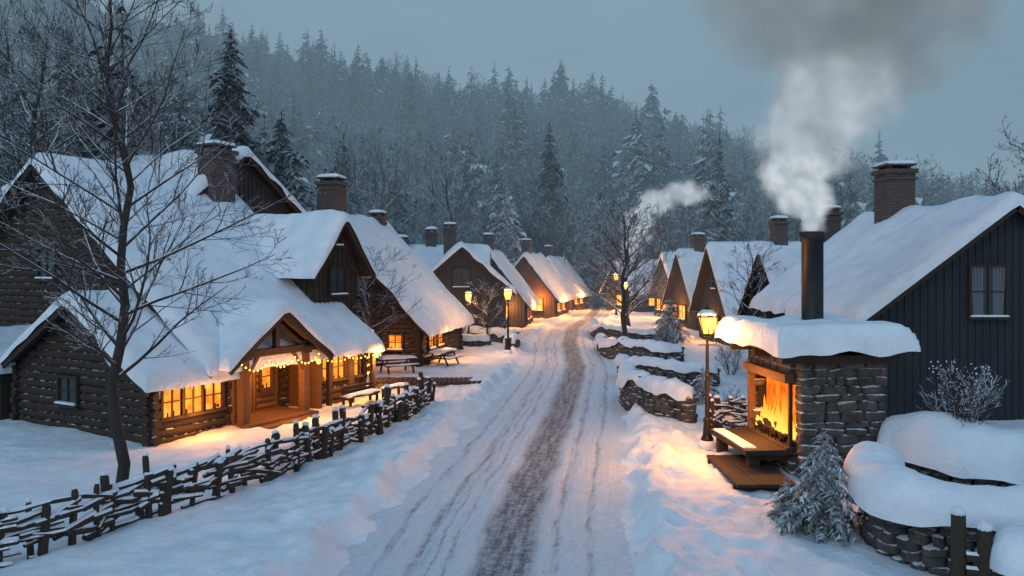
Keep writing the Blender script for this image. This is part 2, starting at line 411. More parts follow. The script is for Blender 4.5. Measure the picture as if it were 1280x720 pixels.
def icicles(parent,M,s0,s1,t,z,n):
    mb=MB(); mb.M=M
    for i in range(n):
        s=R(s0,s1); L=R(.06,.34)*R(.5,1); mb.tube([(s,t,z),(s,t,z-L)],[.02,.002],5,'snow')
    mb.obj('icicles',parent,True)
def pz(prof,t):
    for i in range(len(prof)-1):
        if prof[i][0]<=t<=prof[i+1][0]:
            a,b=prof[i],prof[i+1]; return a[1]+(b[1]-a[1])*(t-a[0])/(b[0]-a[0])
    return 0
def walls(parent,M,s0,s1,prof,style,name='walls',base=-.3,mat=None):
    mb=MB(); mb.M=M; t0,t1=prof[0][0],prof[-1][0]
    mat=mat or {'logs':'log','boards':'barn_board','dark':'dark_board'}[style]
    ring=[(t0,base),(t1,base)]+[p for p in reversed(prof)]
    vs=[(s0,t,z) for t,z in ring]+[(s1,t,z) for t,z in ring]; k=len(ring)
    fs=[tuple(range(k-1,-1,-1)),tuple(range(k,2*k))]+[(i,(i+1)%k,k+(i+1)%k,k+i) for i in range(k)]
    mb.add(vs,fs,mat)
    if style=='logs':
        r=.155; z=.05
        while z<max(p[1] for p in prof)-.1:
            for t in (t0,t1):
                if z+r*.5<pz(prof,t): 
                    ex=.28; mb.tube([(s0-ex*R(.7,1.2),t,z),(s1+ex*R(.7,1.2),t,z)],[r*R(.88,1.08),r*R(.88,1.08)],8,mat)
            ts=[t0+(t1-t0)*i/60 for i in range(61)]; ok=[t for t in ts if pz(prof,t)>z+r+.05]
            if ok:
                low=z+r<min(prof[0][1],prof[-1][1])
                for s in (s0,s1):
                    ex=.28 if low else 0
                    mb.tube([(s,ok[0]-ex*R(.7,1.2),z+.14),(s,ok[-1]+ex*R(.7,1.2),z+.14)],[r*R(.88,1.08),r*R(.88,1.08)],8,mat)
            z+=.285
    else:
        st=.30
        for s,sg in ((s0,-1),(s1,1)):
            t=t0+.1
            while t<t1:
                h=pz(prof,t)-.02; mb.box((s+sg*.02,t,(h+base)/2),(.05,.06,h-base),mat); t+=st*R(.9,1.1)
        for t,sg,h in ((t0,-1,prof[0][1]),(t1,1,prof[-1][1])):
            s=s0+.1
            while s<s1: mb.box((s,t+sg*.02,(h+base)/2),(.06,.05,h-base),mat); s+=st*R(.9,1.1)
    mb.obj(name,parent)
def window(mb,M,c,nrm,w,h,lit,nxm=2,nzm=2,off=.1,frame='trim',snow=True):
    n=Vector((nrm[0],nrm[1],0)).normalized(); x=Vector((n.y,-n.x,0))
    F=Matrix(((x.x,n.x,0,c[0]),(x.y,n.y,0,c[1]),(0,0,1,c[2]),(0,0,0,1)))
    old=mb.M; mb.M=M@F; fw=.1
    mb.box((0,off,0),(w,.04,h),'dark_glass' if lit=='curtain' else lit)
    for sx in (-1,1): mb.box((sx*(w/2+fw/2),off+.02,0),(fw,.16,h+2*fw),frame)
    mb.box((0,off+.025,h/2+fw/2),(w,.17,fw),frame); mb.box((0,off+.06,-h/2-fw/2),(w+.3,.26,fw),frame)
    for i in range(1,nxm): mb.box((-w/2+w*i/nxm,off+.035,0),(.055,.06,h),frame)
    for i in range(1,nzm): mb.box((0,off+.033,-h/2+h*i/nzm),(w,.05,.04),frame)
    if lit=='lit_window':
        for i in range(2):
            q=R(-w*.4,w*.4); mb.box((q,off+.022,-h/2+R(.04,.09)),(R(.05,.11),.012,R(.1,.2)),'soot')
        mb.box((-w*.47,off+.022,0),(w*.07,.012,h),'log_warm'); mb.box((w*.47,off+.022,0),(w*.07,.012,h),'log_warm')
    if lit=='curtain':
        for sx in (-1,1):
            for q in range(4): mb.box((sx*(w*.18+q*w*.085),off+.024+.004*(q%2),0),(w*.08,.008,h),'curtain',rot=Matrix.Rotation(sx*.02*q,3,'Y'))
    if snow:
        mb.box((0,off+.09,-h/2+.03),(w+.2,.2,.07),'snow',taper=.9)
    mb.M=old
def chimney(parent,M,c,z0,z1,w=1.0,d=1.0,name='chimney'):
    mb=MB(); mb.M=M
    mb.box((c[0],c[1],(z0+z1-.35)/2),(w,d,z1-.35-z0),'brick')
    mb.box((c[0],c[1],z1-.62),(w+.14,d+.14,.12),'brick')
    mb.box((c[0],c[1],z1-.27),(w+.22,d+.22,.2),'brick')
    for sx in (-1,1):
        for sy in (-1,1): mb.box((c[0]+sx*w*.32,c[1]+sy*d*.32,z1-.09),(.2,.2,.18),'brick')
    mb.box((c[0],c[1],z1+.04),(w+.1,d+.1,.09),'stone')
    mb.obj(name,parent)
    sb=MB(); sb.M=M; snow_sheet(sb,c[0]-w*.5,c[0]+w*.5,[(c[1]-d*.5,z1+.09),(c[1]+d*.5,z1+.09)],.2,.3,.02,.04); sb.obj(name+'_snow',parent,True)
I4=Matrix()
def house(name,loc,ang,L,W,eh,rh,style='logs',over=.6,th=.32,wins=(),chims=(),lights=(),step=.4,mat=None):
    e=empty(name,loc,math.radians(ang))
    pit=(rh-eh)/(W/2)
    walls(e,I4,0,L,[(0,eh),(W/2,rh-.05),(W,eh)],style,mat=mat)
    roof(e,'roof',I4,-over,L+over,[(-over,eh-over*pit+.12),(W/2,rh+.12),(W+over,eh-over*pit+.12)],th,step=step)
    if wins:
        mb=MB()
        for side,a,z,w,h,lit in wins:
            if side=='x0': c,n=(0,a,z),(-1,0)
            elif side=='x1': c,n=(L,a,z),(1,0)
            elif side=='y0': c,n=(a,0,z),(0,-1)
            else: c,n=(a,W,z),(0,1)
            window(mb,I4,c,n,w,h,lit,off=.13 if style=='logs' else .06)
        mb.obj('windows',e)
    for i,(x,y,z0,z1,w) in enumerate(chims): chimney(e,I4,(x,y),z0,z1,w,w)
    for p,en in lights: light('window_light',e,p,en)
    return e
# ================================================================== house 1 (big log house, left)
H1=empty('log_house',(-11.9,26.4,0),math.radians(60.6))
mainp=[(-.7,2.32),(10,10.3),(20.5,2.5)]
walls(H1,I4,2.6,10.9,[(1.2,3.7),(10,10.2),(19.6,3.1)],'logs','main_walls')
walls(H1,I4,7.5,10.7,[(.15,2.75),(2.0,4.0)],'logs','front_room_walls')
roof(H1,'main_roof',I4,1.8,11.2,mainp,.36)
walls(H1,I4,0,3.1,[(0,2.4),(3.8,4.7),(7.6,2.4)],'logs','wing_walls')
roof(H1,'wing_roof',I4,-.6,3.3,[(-.6,2.05),(3.8,4.8),(8.3,2.1)],.36)
MD=Matrix(((0,1,0,0),(1,0,0,0),(0,0,1,0),(0,0,0,1)))
walls(H1,MD,1.5,8.5,[(9.15,6.1),(10.6,7.95),(12.05,6.1)],'dark','dormer_walls',mat='log')
roof(H1,'dormer_roof',MD,.9,9.0,[(8.55,5.55),(10.6,8.2),(12.65,5.55)],.34)
roof(H1,'porch_roof',MD,-1.2,3.4,[(2.2,2.45),(4.8,4.42),(7.4,2.45)],.34)
icicles(H1,I4,7.6,11.1,-.72,2.2,26); icicles(H1,I4,-.5,2.3,-.62,1.9,22)
mb=MB()
for x in (3.25,6.3):
    mb.box((x,-.7,1.3),(.3,.3,2.6),'log_warm')
    mb.box((x,1.0,1.3),(.26,.26,2.6),'log_warm')
    mb.bar((x,-1.0,2.65),(x,1.2,2.65),.26,.24,'trim')
y=-.72
mb.bar((2.7,y,2.72),(6.9,y,2.72),.26,.26,'trim')
mb.bar((4.8,y,2.8),(4.8,y,4.2),.2,.2,'trim')
mb.bar((3.5,y,2.85),(4.75,y,3.75),.16,.16,'trim'); mb.bar((6.1,y,2.85),(4.85,y,3.75),.16,.16,'trim')
mb.bar((2.5,y,2.62),(4.8,y,4.28),.22,.2,'log_warm'); mb.bar((7.1,y,2.62),(4.8,y,4.28),.22,.2,'log_warm')
mb.bar((3.4,y,1.9),(3.9,y,2.62),.13,.13,'log_warm'); mb.bar((6.15,y,1.9),(5.65,y,2.62),.13,.13,'log_warm')
mb.box((4.8,.5,3.5),(2.0,.08,1.2),'log',taper=.2)
mb.box((4.8,.98,1.4),(3.2,.1,2.8),'log_warm')
for i in range(9):
    mb.tube([(3.3,.93,.35+.27*i),(6.25,.93,.35+.27*i)],[.12,.12],8,'log_warm')
mb.box((4.6,.84,1.15),(1.3,.1,2.3),'trim'); mb.box((4.6,.80,1.12),(1.06,.1,2.15),'log_warm')
for i in range(5): mb.box((4.2+.2*i,.74,1.12),(.03,.03,2.1),'trim')
mb.box((4.8,-.1,.12),(3.5,2.3,.2),'log_warm')
mb.box((4.7,-1.5,.08),(2.6,.6,.16),'log_warm')
for i in range(12): mb.box((3.25+.28*i,-.1,.23),(.25,2.2,.025),'log_warm')
mb.box((7.35,.3,1.35),(.14,1.8,2.7),'log_warm'); mb.box((3.15,.3,1.2),(.12,1.4,2.4),'log_warm')
for x in (8.0,9.4,10.8): mb.box((x,-.45,1.2),(.18,.18,2.4),'trim')
mb.obj('porch_frame',H1)
mb=MB()
for a in (.55,1.4,2.25): window(mb,I4,(a+.1,0,1.38),(0,-1),.74,1.0,'lit_window',2,2,.15,'trim',False)
for a in (8.0,9.0,9.95): window(mb,I4,(a,.15,1.62),(0,-1),.72,1.0,'lit_window',2,2,.17,'trim',False)
window(mb,MD,(1.5,10.6,5.2),(-1,0),.9,1.15,'dark_glass',2,2,.08)
window(mb,MD,(1.5,10.6,7.0),(-1,0),.3,.3,'dark_glass',1,1,.08)
window(mb,I4,(0,4.3,1.5),(-1,0),1.0,.9,'dark_glass',2,2,.15)
window(mb,I4,(2.6,10,6.0),(-1,0),1.1,1.2,'dark_glass',2,2,.15)
window(mb,I4,(5.72,.93,1.55),(0,-1),.5,.9,'lit_window',1,2,.12,'trim',False)
mb.obj('windows',H1)
def ball(mb,c,r,mat,n=6): mb.lathe((c[0],c[1],c[2]),[(.05*r,-r),(.7*r,-.7*r),(r,0),(.7*r,.7*r),(.05*r,r)],n,mat)
mb=MB()
pts=[]
for i in range(22):
    t=i/21; x=2.9+3.9*t; z=2.42-.3*abs(math.sin(t*math.pi*3)); ball(mb,(x,-1.0,z),.036,'bulb'); pts.append((x,-1.0,z+.05))
mb.tube(pts,[.008]*22,3,'iron')
for i in range(14):
    x=7.6+3.4*i/13; ball(mb,(x,-.74,2.05-.1*abs(math.sin(i*.63))),.034,'bulb')
ball(mb,(10.9,-.6,1.95),.12,'bulb',8); ball(mb,(6.9,-.9,2.1),.10,'bulb',8); ball(mb,(4.8,-.2,2.45),.11,'bulb',8)
mb.obj('string_lights',H1)
light('porch_light',H1,(4.7,-.1,2.25),280,.12); light('eave_light',H1,(10.9,-.85,1.85),300,.1); light('window_glow',H1,(8.9,-.85,1.5),170,.3)
light('window_glow',H1,(1.4,-.85,1.15),200,.3); light('porch_glow',H1,(5.0,-1.9,1.5),220,.3)
chimney(H1,I4,(9.7,8.3),8.0,11.7,1.35,1.1)
roof(H1,'leanto_roof',I4,-1.4,2.5,[(7.7,2.1),(10.6,3.3)],.3)
mb=MB(); mb.box((1.0,9.2,1.2),(3.0,2.4,2.4),'log'); mb.obj('leanto_wall',H1)
house('board_house',(-11.9,44.2,0),150,18,8,8.6,11.6,'boards',.6,.36)
house('log_cabin',(-5.3,45.8,0),78.7,8.6,11,2.85,8.7,'logs',.8,.38,
  wins=[('y0',1.7,1.45,.9,.85,'lit_window'),('y0',3.6,1.45,.9,.85,'lit_window'),('x0',4.2,4.3,.8,.9,'dark_glass'),('x0',1.4,1.5,.8,.8,'lit_window')],
  chims=[(1.2,5.9,7.5,11.1,1.3),(7.6,5.4,7,9.4,.9)],lights=[((2.6,-1.0,1.6),180),((-1.0,1.4,1.5),50)])
house('board_house',(-.5,63,0),96,11,7.0,4.3,7.35,'boards',.7,.36,
  wins=[('x0',3.5,4.9,1.2,1.4,'dark_glass'),('y0',2.5,1.6,1.2,1.2,'far_lit')],chims=[(3.5,4.3,6,9.2,1.0)])
house('board_house',(-11.5,64.5,0),0,9,8,4.8,7.3,'boards',.6,.36,chims=[(4.6,4,6.5,8.9,.9),(2.2,3.5,6,8.2,.9)])
house('cottage',(1.2,73,0),84,8.5,6.6,2.7,7.0,'boards',.6,.36,
  wins=[('y0',1.6,1.5,1.5,1.3,'far_lit'),('y0',4.6,1.5,1.5,1.3,'far_lit'),('x0',2.2,1.6,1.3,1.2,'far_lit'),('x0',5.0,1.6,1.0,1.2,'far_lit')],
  chims=[(2,3.6,6,8.7,.9)],lights=[((-.9,1.5,2.2),450),((3,-1.0,2.0),560)],mat='barn_board')
house('cottage',(-4.2,75,0),84,8.5,5.2,3.2,7.2,'boards',.6,.36)
house('cottage',(4.6,86,0),76,8.5,6.6,2.7,6.9,'boards',.6,.36,
  wins=[('y0',1.6,1.5,1.5,1.3,'far_lit'),('y0',4.6,1.5,1.5,1.3,'far_lit'),('x0',2.0,1.6,1.3,1.2,'far_lit')],
  chims=[(2,3.6,6,8.6,.9)],lights=[((-.9,1.5,2.2),520),((3,-1.0,2.0),700)],mat='log_warm')
house('cottage',(7.5,100,0),72,8,6.2,2.6,6.6,'boards',.6,.36,
  wins=[('y0',1.6,1.5,1.5,1.2,'far_lit'),('y0',4.6,1.5,1.5,1.2,'far_lit'),('x0',2.0,1.6,1.2,1.2,'far_lit')],
  chims=[(2,3.6,6,8.2,.9)],lights=[((-.9,1.5,2.2),520),((3,-1.0,2.0),800)],mat='log_warm')
house('cottage',(9.5,116,0),20,8,7,2.8,5.6,'boards',.5,.36,wins=[('y0',3,1.5,1.4,1.1,'far_lit')])
# right side
house('board_cabin',(24.3,30.5,0),90,12,10.8,4.15,8.25,'dark',.6,.42,
  wins=[('x0',6.2,4.95,1.3,1.9,'curtain'),('y1',3,2.2,1.2,1.2,'dark_glass')],chims=[(8.2,5.8,6.5,10.7,1.35)])
house('cottage',(15.2,43.0,0),4,9,6.8,3.1,6.7,'dark',.6,.38,wins=[('x0',3.4,4.6,.8,.9,'dark_glass')],chims=[(3.6,3.6,5,9.2,1.0)])
house('cottage',(15.6,56.5,0),5,9,7.4,2.9,7.3,'dark',.6,.38,wins=[('x0',3.6,4.6,.8,.9,'dark_glass'),('x0',3.6,1.5,1.6,1.2,'far_lit')],chims=[(5,3.8,5,9.4,1.0)],lights=[((-1,3.6,2),320)])
house('cottage',(16.4,71,0),8,8,7,2.8,7.1,'boards',.6,.38,wins=[('x0',3.4,1.5,1.6,1.2,'far_lit'),('x0',5.4,1.5,1.0,1.2,'far_lit')],chims=[(1.5,3.6,5,8.7,1.0)],lights=[((-1,3.4,2),450)])
house('cottage',(17.6,84,0),12,9,7,2.8,6.9,'boards',.6,.38,wins=[('x0',3.4,1.5,1.6,1.2,'far_lit'),('x0',5.4,1.5,1.0,1.2,'far_lit')],chims=[(4,3.6,5,8.2,.9)],lights=[((-1,3.4,2),450)])
house('cottage',(14.6,97,0),20,9,7,2.8,6.3,'boards',.6,.38,wins=[('x0',3.4,1.5,1.6,1.2,'far_lit'),('y0',3,1.5,1.6,1.2,'far_lit')],chims=[(.8,3.4,4.5,7.4,.9)],lights=[((-1,1.4,2),700)])
# ------------------------------------------------------------------ fences and walls
def resample(path,step):
    P=[Vector((*p,0)) for p in path]; out=[]; 
    Q=[P[0]]+P+[P[-1]]
    for i in range(1,len(Q)-2):
        for j in range(20):
            t=j/20; a,b,c,d=Q[i-1],Q[i],Q[i+1],Q[i+2]
            out.append(.5*((2*b)+(-a+c)*t+(2*a-5*b+4*c-d)*t*t+(-a+3*b-3*c+d)*t**3))
    out.append(P[-1]); res=[out[0]]; acc=0
    for i in range(1,len(out)):
        seg=out[i]-out[i-1]; l=seg.length
        while acc+l>=step:
            u=(step-acc)/l; p=out[i-1].lerp(out[i],u); res.append(p); out[i-1]=p; seg=out[i]-p; l=seg.length; acc=0
        acc+=l
    return res
def snow_ridge(mb,path,w,h,zf,step=.15,n=16):
    P=resample(path,step); vs=[]; o=Vector((R(0,50),R(0,50),0)); N=len(P)
    for i,p in enumerate(P):
        d=(P[min(i+1,N-1)]-P[max(i-1,0)]).normalized(); s=Vector((d.y,-d.x,0))
        e=min(i,N-1-i)*step; f=math.sqrt(max(0,1-(1-min(e/(w*.5),1))**2))*1+.001
        big=mnoise.noise(Vector((p.x*.55,p.y*.55,7))+o)
        for k in range(n+1):
            a=math.pi*k/n; nn=mnoise.noise(Vector((p.x*.9,p.y*.9,a*.6))+o); n2=mnoise.noise(Vector((p.x*2.6,p.y*2.6,a*1.5))+o)
            r=(1+.40*big+.25*nn+.12*n2)
            ca=math.cos(a); sa=math.sin(a)
            q=p+s*(w/2*math.copysign(abs(ca)**.8,ca)*(1+.3*nn+.12*n2)*f)
            vs.append((q.x,q.y,zf(p.x,p.y)+h*(sa**.8)*r*f-.12*(1-sa)*(1+nn*2)))
    fs=[(i*(n+1)+k,i*(n+1)+k+1,(i+1)*(n+1)+k+1,(i+1)*(n+1)+k) for i in range(N-1) for k in range(n)]
    mb.add(vs,fs,'snow')
def stone_wall(path,height,width=.55,snow_h=.3,name='stone_wall',snow_w=None,row=.2,hi=False):
    e=empty(name); mb=MB(); z=0; 
    while z<height:
        P=resample(path,.06); i=int(R(0,5)); row_=row*R(.8,1.25)
        while i<len(P)-2:
            L=R(.2,.62); k=min(len(P)-1,i+int(L/.06)); a,b=P[i],P[k]; c=(a+b)/2; d=b-a
            g=hz(c.x,c.y)-.1; rh=row_*R(.85,1.2)
            mb.stone((c.x,c.y,g+z+rh/2),(d.length*1.04,width*R(.82,1.12),rh*1.12),math.atan2(d.y,d.x),hi=hi); i=k
        z+=row_*.93
    mb.obj('stones',e,True)
    sb=MB(); snow_ridge(sb,path,(snow_w or width+.2),snow_h,lambda x,y:hz(x,y)-.1+height-.02); sb.obj('snow_cap',e,True); return e
def wattle(path,height=1.0,name='wooden_fence',snow=True,sp=.62):
    e=empty(name); mb=MB(); P=resample(path,sp)
    P=[p+Vector((R(-.12,.12),R(-.12,.12),0)) for p in P]
    for p in P:
        g=hz(p.x,p.y)
        for q in range(random.choice([1,1,2,2,3])):
            o=Vector((R(-.2,.2),R(-.2,.2),0)) if q else Vector()
            h=height*R(.8,1.5)*(1 if q==0 else .85); ln=Vector((R(-.14,.14),R(-.14,.14),0))
            r=R(.06,.12)
            b=Vector((p.x,p.y,g-.3))+o; t=Vector((p.x,p.y,g+h))+o+ln
            mb.tube([b,b.lerp(t,.5)+Vector((R(-.03,.03),R(-.03,.03),0)),t-Vector((0,0,.08)),t+Vector((R(-.02,.02),0,.01))],[r*1.1,r,r*.95,r*.6],7,'fence_wood')
            if snow and R(0,1)<.6: mb.lathe((t.x,t.y,t.z-.01),[(r*.9,0),(r*1.05,.03),(r*.7,.08),(r*.1,.10)],7,'snow')
    for i in range(len(P)-1):
        a,b=P[i],P[i+1]; d=(b-a).normalized(); s=Vector((d.y,-d.x,0))
        for z in (.08,.2,.32,.44,.56,.68,.8,.9):
            if R(0,1)<.22: continue
            z*=height; sg=1 if (int(z*10)+i)%2 else -1
            p0=a-d*R(.1,.45)+s*sg*.08; p1=b+d*R(.1,.45)-s*sg*.08
            za=hz(a.x,a.y)+z+R(-.13,.13); zb=hz(b.x,b.y)+z+R(-.18,.18); r=R(.035,.08)
            m_=(p0+p1)/2; pt=[(p0.x,p0.y,za),(m_.x+s.x*R(-.08,.08),m_.y+s.y*R(-.08,.08),(za+zb)/2+R(-.09,.06)),(p1.x,p1.y,zb)]
            mb.tube(pt,[r,r*1.1,r*.8],6,'fence_wood')
            if snow and R(0,1)<.6: mb.tube([(x,y,zz+r*.9) for x,y,zz in pt],[r*.5,r*1.0,r*.5],6,'snow')
    mb.obj('posts_and_rails',e)
    return e
wattle([(-11.5,14.6),(-9.6,16.2),(-8.8,17.9),(-7.6,19.4),(-6.1,23),(-5.0,26.1),(-3.95,29.3),(-3.4,33.3)],1.0)
wattle([(6.9,27.6),(8.0,28.6),(9.6,29.2)],1.0)
stone_wall([(5.3,36.5),(4.85,33.2),(5.5,30.5),(6.5,28.8)],1.15,.6,.36,snow_w=.85)
stone_wall([(5.9,43),(6.0,40.2),(7.6,38.4),(10,38.6)],.95,.55,.34,snow_w=.8)
stone_wall([(6.3,57),(6.2,51),(8.2,47),(10,46.5)],.95,.55,.34,snow_w=.8,row=.25)
stone_wall([(7.3,72),(6.9,64),(9,60.5),(11,60)],.9,.55,.34,snow_w=.8,row=.25)
stone_wall([(8.5,18.6),(7.85,17.2),(8.0,15.9),(9.8,15.0),(12.5,14.5)],1.25,.65,.62,snow_w=1.25,row=.2,hi=True)
stone_wall([(10.7,22.4),(11.3,20.9),(13,20.2),(17,20)],.95,.6,.95,snow_w=2.0,row=.2)
stone_wall([(-3.8,62.0),(-1.2,59.5),(.3,56),(-.3,52.5)],.8,.5,.34,snow_w=.8,row=.25)
stone_wall([(-6,58),(-3,57),(-1.5,57.5)],.6,.5,.34,snow_w=.8,row=.25)
e=empty('fence_posts'); mb=MB()
for x,y,h in ((7.9,14.2,1.45),(8.25,14.0,1.25)):
    g=hz(x,y); mb.tube([(x,y,g-.3),(x+.03,y,g+h*.5),(x+.02,y,g+h)],[.14,.13,.12],9,'fence_wood')
    mb.lathe((x+.02,y,g+h-.01),[(.12,0),(.135,.05),(.09,.12),(.01,.15)],9,'snow')
mb.obj('posts',e); mb=MB(); snow_ridge(mb,[(8.3,14.0),(9.2,13.6),(11,13.2)],1.1,.55,lambda x,y:hz(x,y)+.75); mb.obj('snow_cap',e,True)
mb=MB()
for z in (.25,.5,.75): mb.tube([(8.0,14.1,z+.1),(9.6,13.5,z+.12),(11,13.2,z+.1)],[.09,.1,.09],7,'fence_wood')
mb.obj('rails',e)
# ------------------------------------------------------------------ fireplace
e=empty('outdoor_stone_fireplace',(7.9,21.9,0),math.radians(5))
e2=empty('body'); e2.parent=e; e2.location=(-7.9,-21.9,0)
FP=e2
mb=MB()
mb.box((9.4,23.6,1.7),(1.4,3.4,3.6),'soot'); 
mb.box((8.35,22.05,1.7),(.8,.3,3.6),'soot'); mb.box((8.35,25.15,1.7),(.8,.36,3.6),'soot')
mb.box((8.35,23.6,.4),(.8,2.8,.9),'soot'); mb.box((8.35,23.6,3.15),(.8,2.8,.7),'soot')
z=-.05
while z<3.3:
    rh=R(.17,.33)
    for yy in (21.9,25.3):
        x=7.82
        while x<10.2:
            L=min(R(.25,.8),10.3-x); mb.stone((x+L/2,yy,z+rh/2),(L*1.02,.42*R(.9,1.2),rh*1.08),0,hi=True); x+=L
    for xx in (7.95,10.1):
        y=22.15
        while y<25.1:
            L=min(R(.25,.7),25.2-y)
            c=y+L/2
            if not (xx<9 and .75<z+rh/2<2.75 and 22.2<c<24.95): mb.stone((xx,c,z+rh/2),(.42*R(.9,1.2),L*1.02,rh*1.08),0,hi=True)
            y+=L
    z+=rh*.95
mb.obj('stonework',FP,True)
mb=MB()
mb.box((7.74,22.2,1.8),(.10,.1,1.9),'trim'); mb.box((7.72,24.95,1.8),(.18,.18,1.9),'log_warm')
mb.box((7.66,23.6,2.83),(.28,3.1,.24),'log_warm')
mb.box((7.7,23.6,.86),(.3,3.1,.14),'trim')
mb.box((7.05,23.5,.82),(1.3,3.0,.14),'platform_wood')
for y in (22.3,24.7): mb.box((6.7,y,.38),(.3,.25,.76),'trim'); mb.box((7.1,y,.66),(1.1,.2,.16),'trim')
for y in (21.6,23.5,25.3): mb.box((8.85,y,3.42),(3.3,.2,.22),'trim')
for x in (7.4,10.2): mb.box((x,23.5,3.60),(.2,4.4,.16),'trim')
mb.box((8.85,23.5,3.74),(3.55,4.6,.12),'trim')
mb.obj('timber',FP)
mb=MB(); snow_sheet(mb,7.0,10.7,[(21.15,3.81),(25.8,3.81)],.52,.25,.2,.12); snow_sheet(mb,6.45,6.85,[(22.3,.90),(24.9,.90)],.08,.2,.02,.0); mb.obj('roof_snow',FP,True)
mb=MB(); mb.lathe((9.05,23.6,3.9),[(.38,0),(.38,.35),(.31,.4),(.31,2.75),(.37,2.77),(.37,3.05),(.33,3.06),(.25,2.9)],24,'pipe_metal'); mb.obj('flue_pipe',FP,True)
mb=MB(); mb.box((8.22,23.6,1.8),(.06,2.6,1.75),'fire_glow');  # glowing sheet added behind the flames for the fire-lit back of the opening
for i in range(8):
    y=22.5+.3*i; mb.tube([(7.78,y-.3,.98+.1*(i%2)),(7.95,y+.5,1.08+.12*(i%3))],[.09,.08],8,'soot')
mb.obj('fire_glow_and_logs',FP)
mb=MB(); 
for i in range(38):
    y=R(22.45,24.75); x=R(7.80,8.12); h=R(.3,1.45)*(1-abs(y-23.6)/2.6); w=R(.04,.13); sw=R(-.2,.2)
    pts=[(x,y,.0),(x+R(-.04,.04),y+sw*.5,h*.25),(x,y-sw*.5,h*.5),(x,y+sw*.4,h*.75),(x,y+sw,h)]
    mb.tube(pts,[w*.8,w,w*.7,w*.3,.008],7,'flame')
o=mb.obj('flames',FP,True); o.location=(0,0,1.05)
mb=MB()
for i in range(5): mb.bar((7.66,22.5+.5*i,.95),(7.66,22.5+.5*i,1.22),.025,.025,'iron')
mb.bar((7.66,22.3,1.22),(7.66,24.9,1.22),.03,.03,'iron'); mb.obj('fire_grate',FP)
light('fire_light',FP,(7.15,23.4,2.0),300,.35,(1,.31,.05)); light('fire_light',FP,(5.5,22.8,2.0),230,.5,(1,.33,.06))
e=empty('wooden_platform'); mb=MB(); 
for i in range(6): mb.box((5.85+.26*i,21.95,.34+R(0,.01)),(.25,3.2,.08),'platform_wood')
for y in (20.6,23.3): mb.box((6.5,y,.22),(1.6,.14,.16),'platform_wood')
mb.obj('planks',e)
# ------------------------------------------------------------------ lamps
def lamp(x,y,h,en,n=14):
    g=hz(x,y); e=empty('street_lamp',(x,y,g)); mb=MB()
    mb.lathe((0,0,0),[(.24,-.2),(.24,.12),(.18,.16),(.2,.3),(.14,.42),(.11,.8),(.13,.84),(.13,.92),(.075,.98),(.06,2.2),(.085,2.24),(.085,2.3),(.055,2.34),(.045,h-.95),(.08,h-.93),(.1,h-.88),(.06,h-.84)],n,'iron')
    zb=h-.84; mb.lathe((0,0,zb),[(.05,-.02),(.16,.02),(.17,.06),(.02,.07)],6,'iron')
    for k_ in range(6):
        a=2*math.pi*(k_+.5)/6; mb.bar((.175*math.cos(a),.175*math.sin(a),zb+.04),(.29*math.cos(a),.29*math.sin(a),zb+.56),.035,.035,'iron')
    mb.lathe((0,0,zb+.56),[(.34,0),(.35,.03),(.2,.13),(.09,.2),(.08,.24),(.11,.26),(.03,.32),(.035,.36),(.01,.42)],6,'iron')
    mb.bar((-.28,0,h-1.15),(.28,0,h-1.15),.03,.03,'iron')
    mb.obj('post',e)
    mb=MB(); mb.lathe((0,0,zb+.05),[(.15,0),(.265,.5)],6,'lamp_glass'); mb.obj('lantern_glass',e)
    mb=MB(); mb.lathe((0,0,zb+.62),[(.30,0),(.28,.08),(.17,.17),(.05,.2)],10,'snow'); mb.lathe((0,0,.1),[(.3,-.1),(.26,.1),(.14,.2),(.06,.22)],12,'snow'); mb.obj('snow',e,True)
    light('lamp_light',e,(-.0,-.45,zb+.35),en*.6,.12,(1,.40,.10)); light('lamp_light',e,(-.45,.25,zb+.2),en*.4,.12,(1,.40,.10))
lamp(6.15,25.2,4.4,560)
lamp(-.25,50.5,4.2,520); lamp(11.2,86,4.8,1900); lamp(-3.2,59,4.0,450); lamp(4.0,99,4,900); lamp(8.75,62.5,4.5,950)
# ------------------------------------------------------------------ furniture
def bench(x,y,rz,L=1.8,name='wooden_bench',back=True):
    e=empty(name,(x,y,hz(x,y)-.03),rz); mb=MB()
    for i in range(3): mb.box((0,-.16+.16*i,.46),(L,.14,.06),'trim')
    for sx in (-1,1):
        mb.box((sx*(L/2-.15),-.17,.22),(.1,.08,.44),'trim'); mb.box((sx*(L/2-.15),.2,.45 if back else .22),(.1,.08,.9 if back else .44),'trim'); mb.box((sx*(L/2-.15),0,.38),(.09,.42,.08),'trim')
    if back:
        for z in (.65,.82): mb.box((0,.17,z),(L,.05,.12),'trim')
    mb.obj('frame',e); sb=MB(); snow_sheet(sb,-L/2,L/2,[(-.22,.49),(.2,.49)],.12,.15,.02,.02); sb.obj('snow',e,True)
def table(x,y,rz):
    e=empty('picnic_table',(x,y,hz(x,y)),rz); mb=MB()
    for i in range(5): mb.box((0,-.34+.17*i,.74),(1.9,.15,.05),'trim')
    for s in (-1,1):
        mb.box((0,s*.75,.45),(1.9,.26,.05),'trim')
        mb.bar((s*.7,-.3,.72),(s*.7,-.65,0),.08,.08,'trim'); mb.bar((s*.7,.3,.72),(s*.7,.65,0),.08,.08,'trim'); mb.box((s*.7,0,.42),(.07,1.6,.08),'trim')
    mb.obj('frame',e); sb=MB(); snow_sheet(sb,-.95,.95,[(-.42,.77),(.42,.77)],.17,.2,.02,.03)
    for s in (-1,1): snow_sheet(sb,-.95,.95,[(s*.75-.12,.48),(s*.75+.12,.48)],.1,.2,.02,.02)
    sb.obj('snow',e,True)
a1=math.radians(60.6)
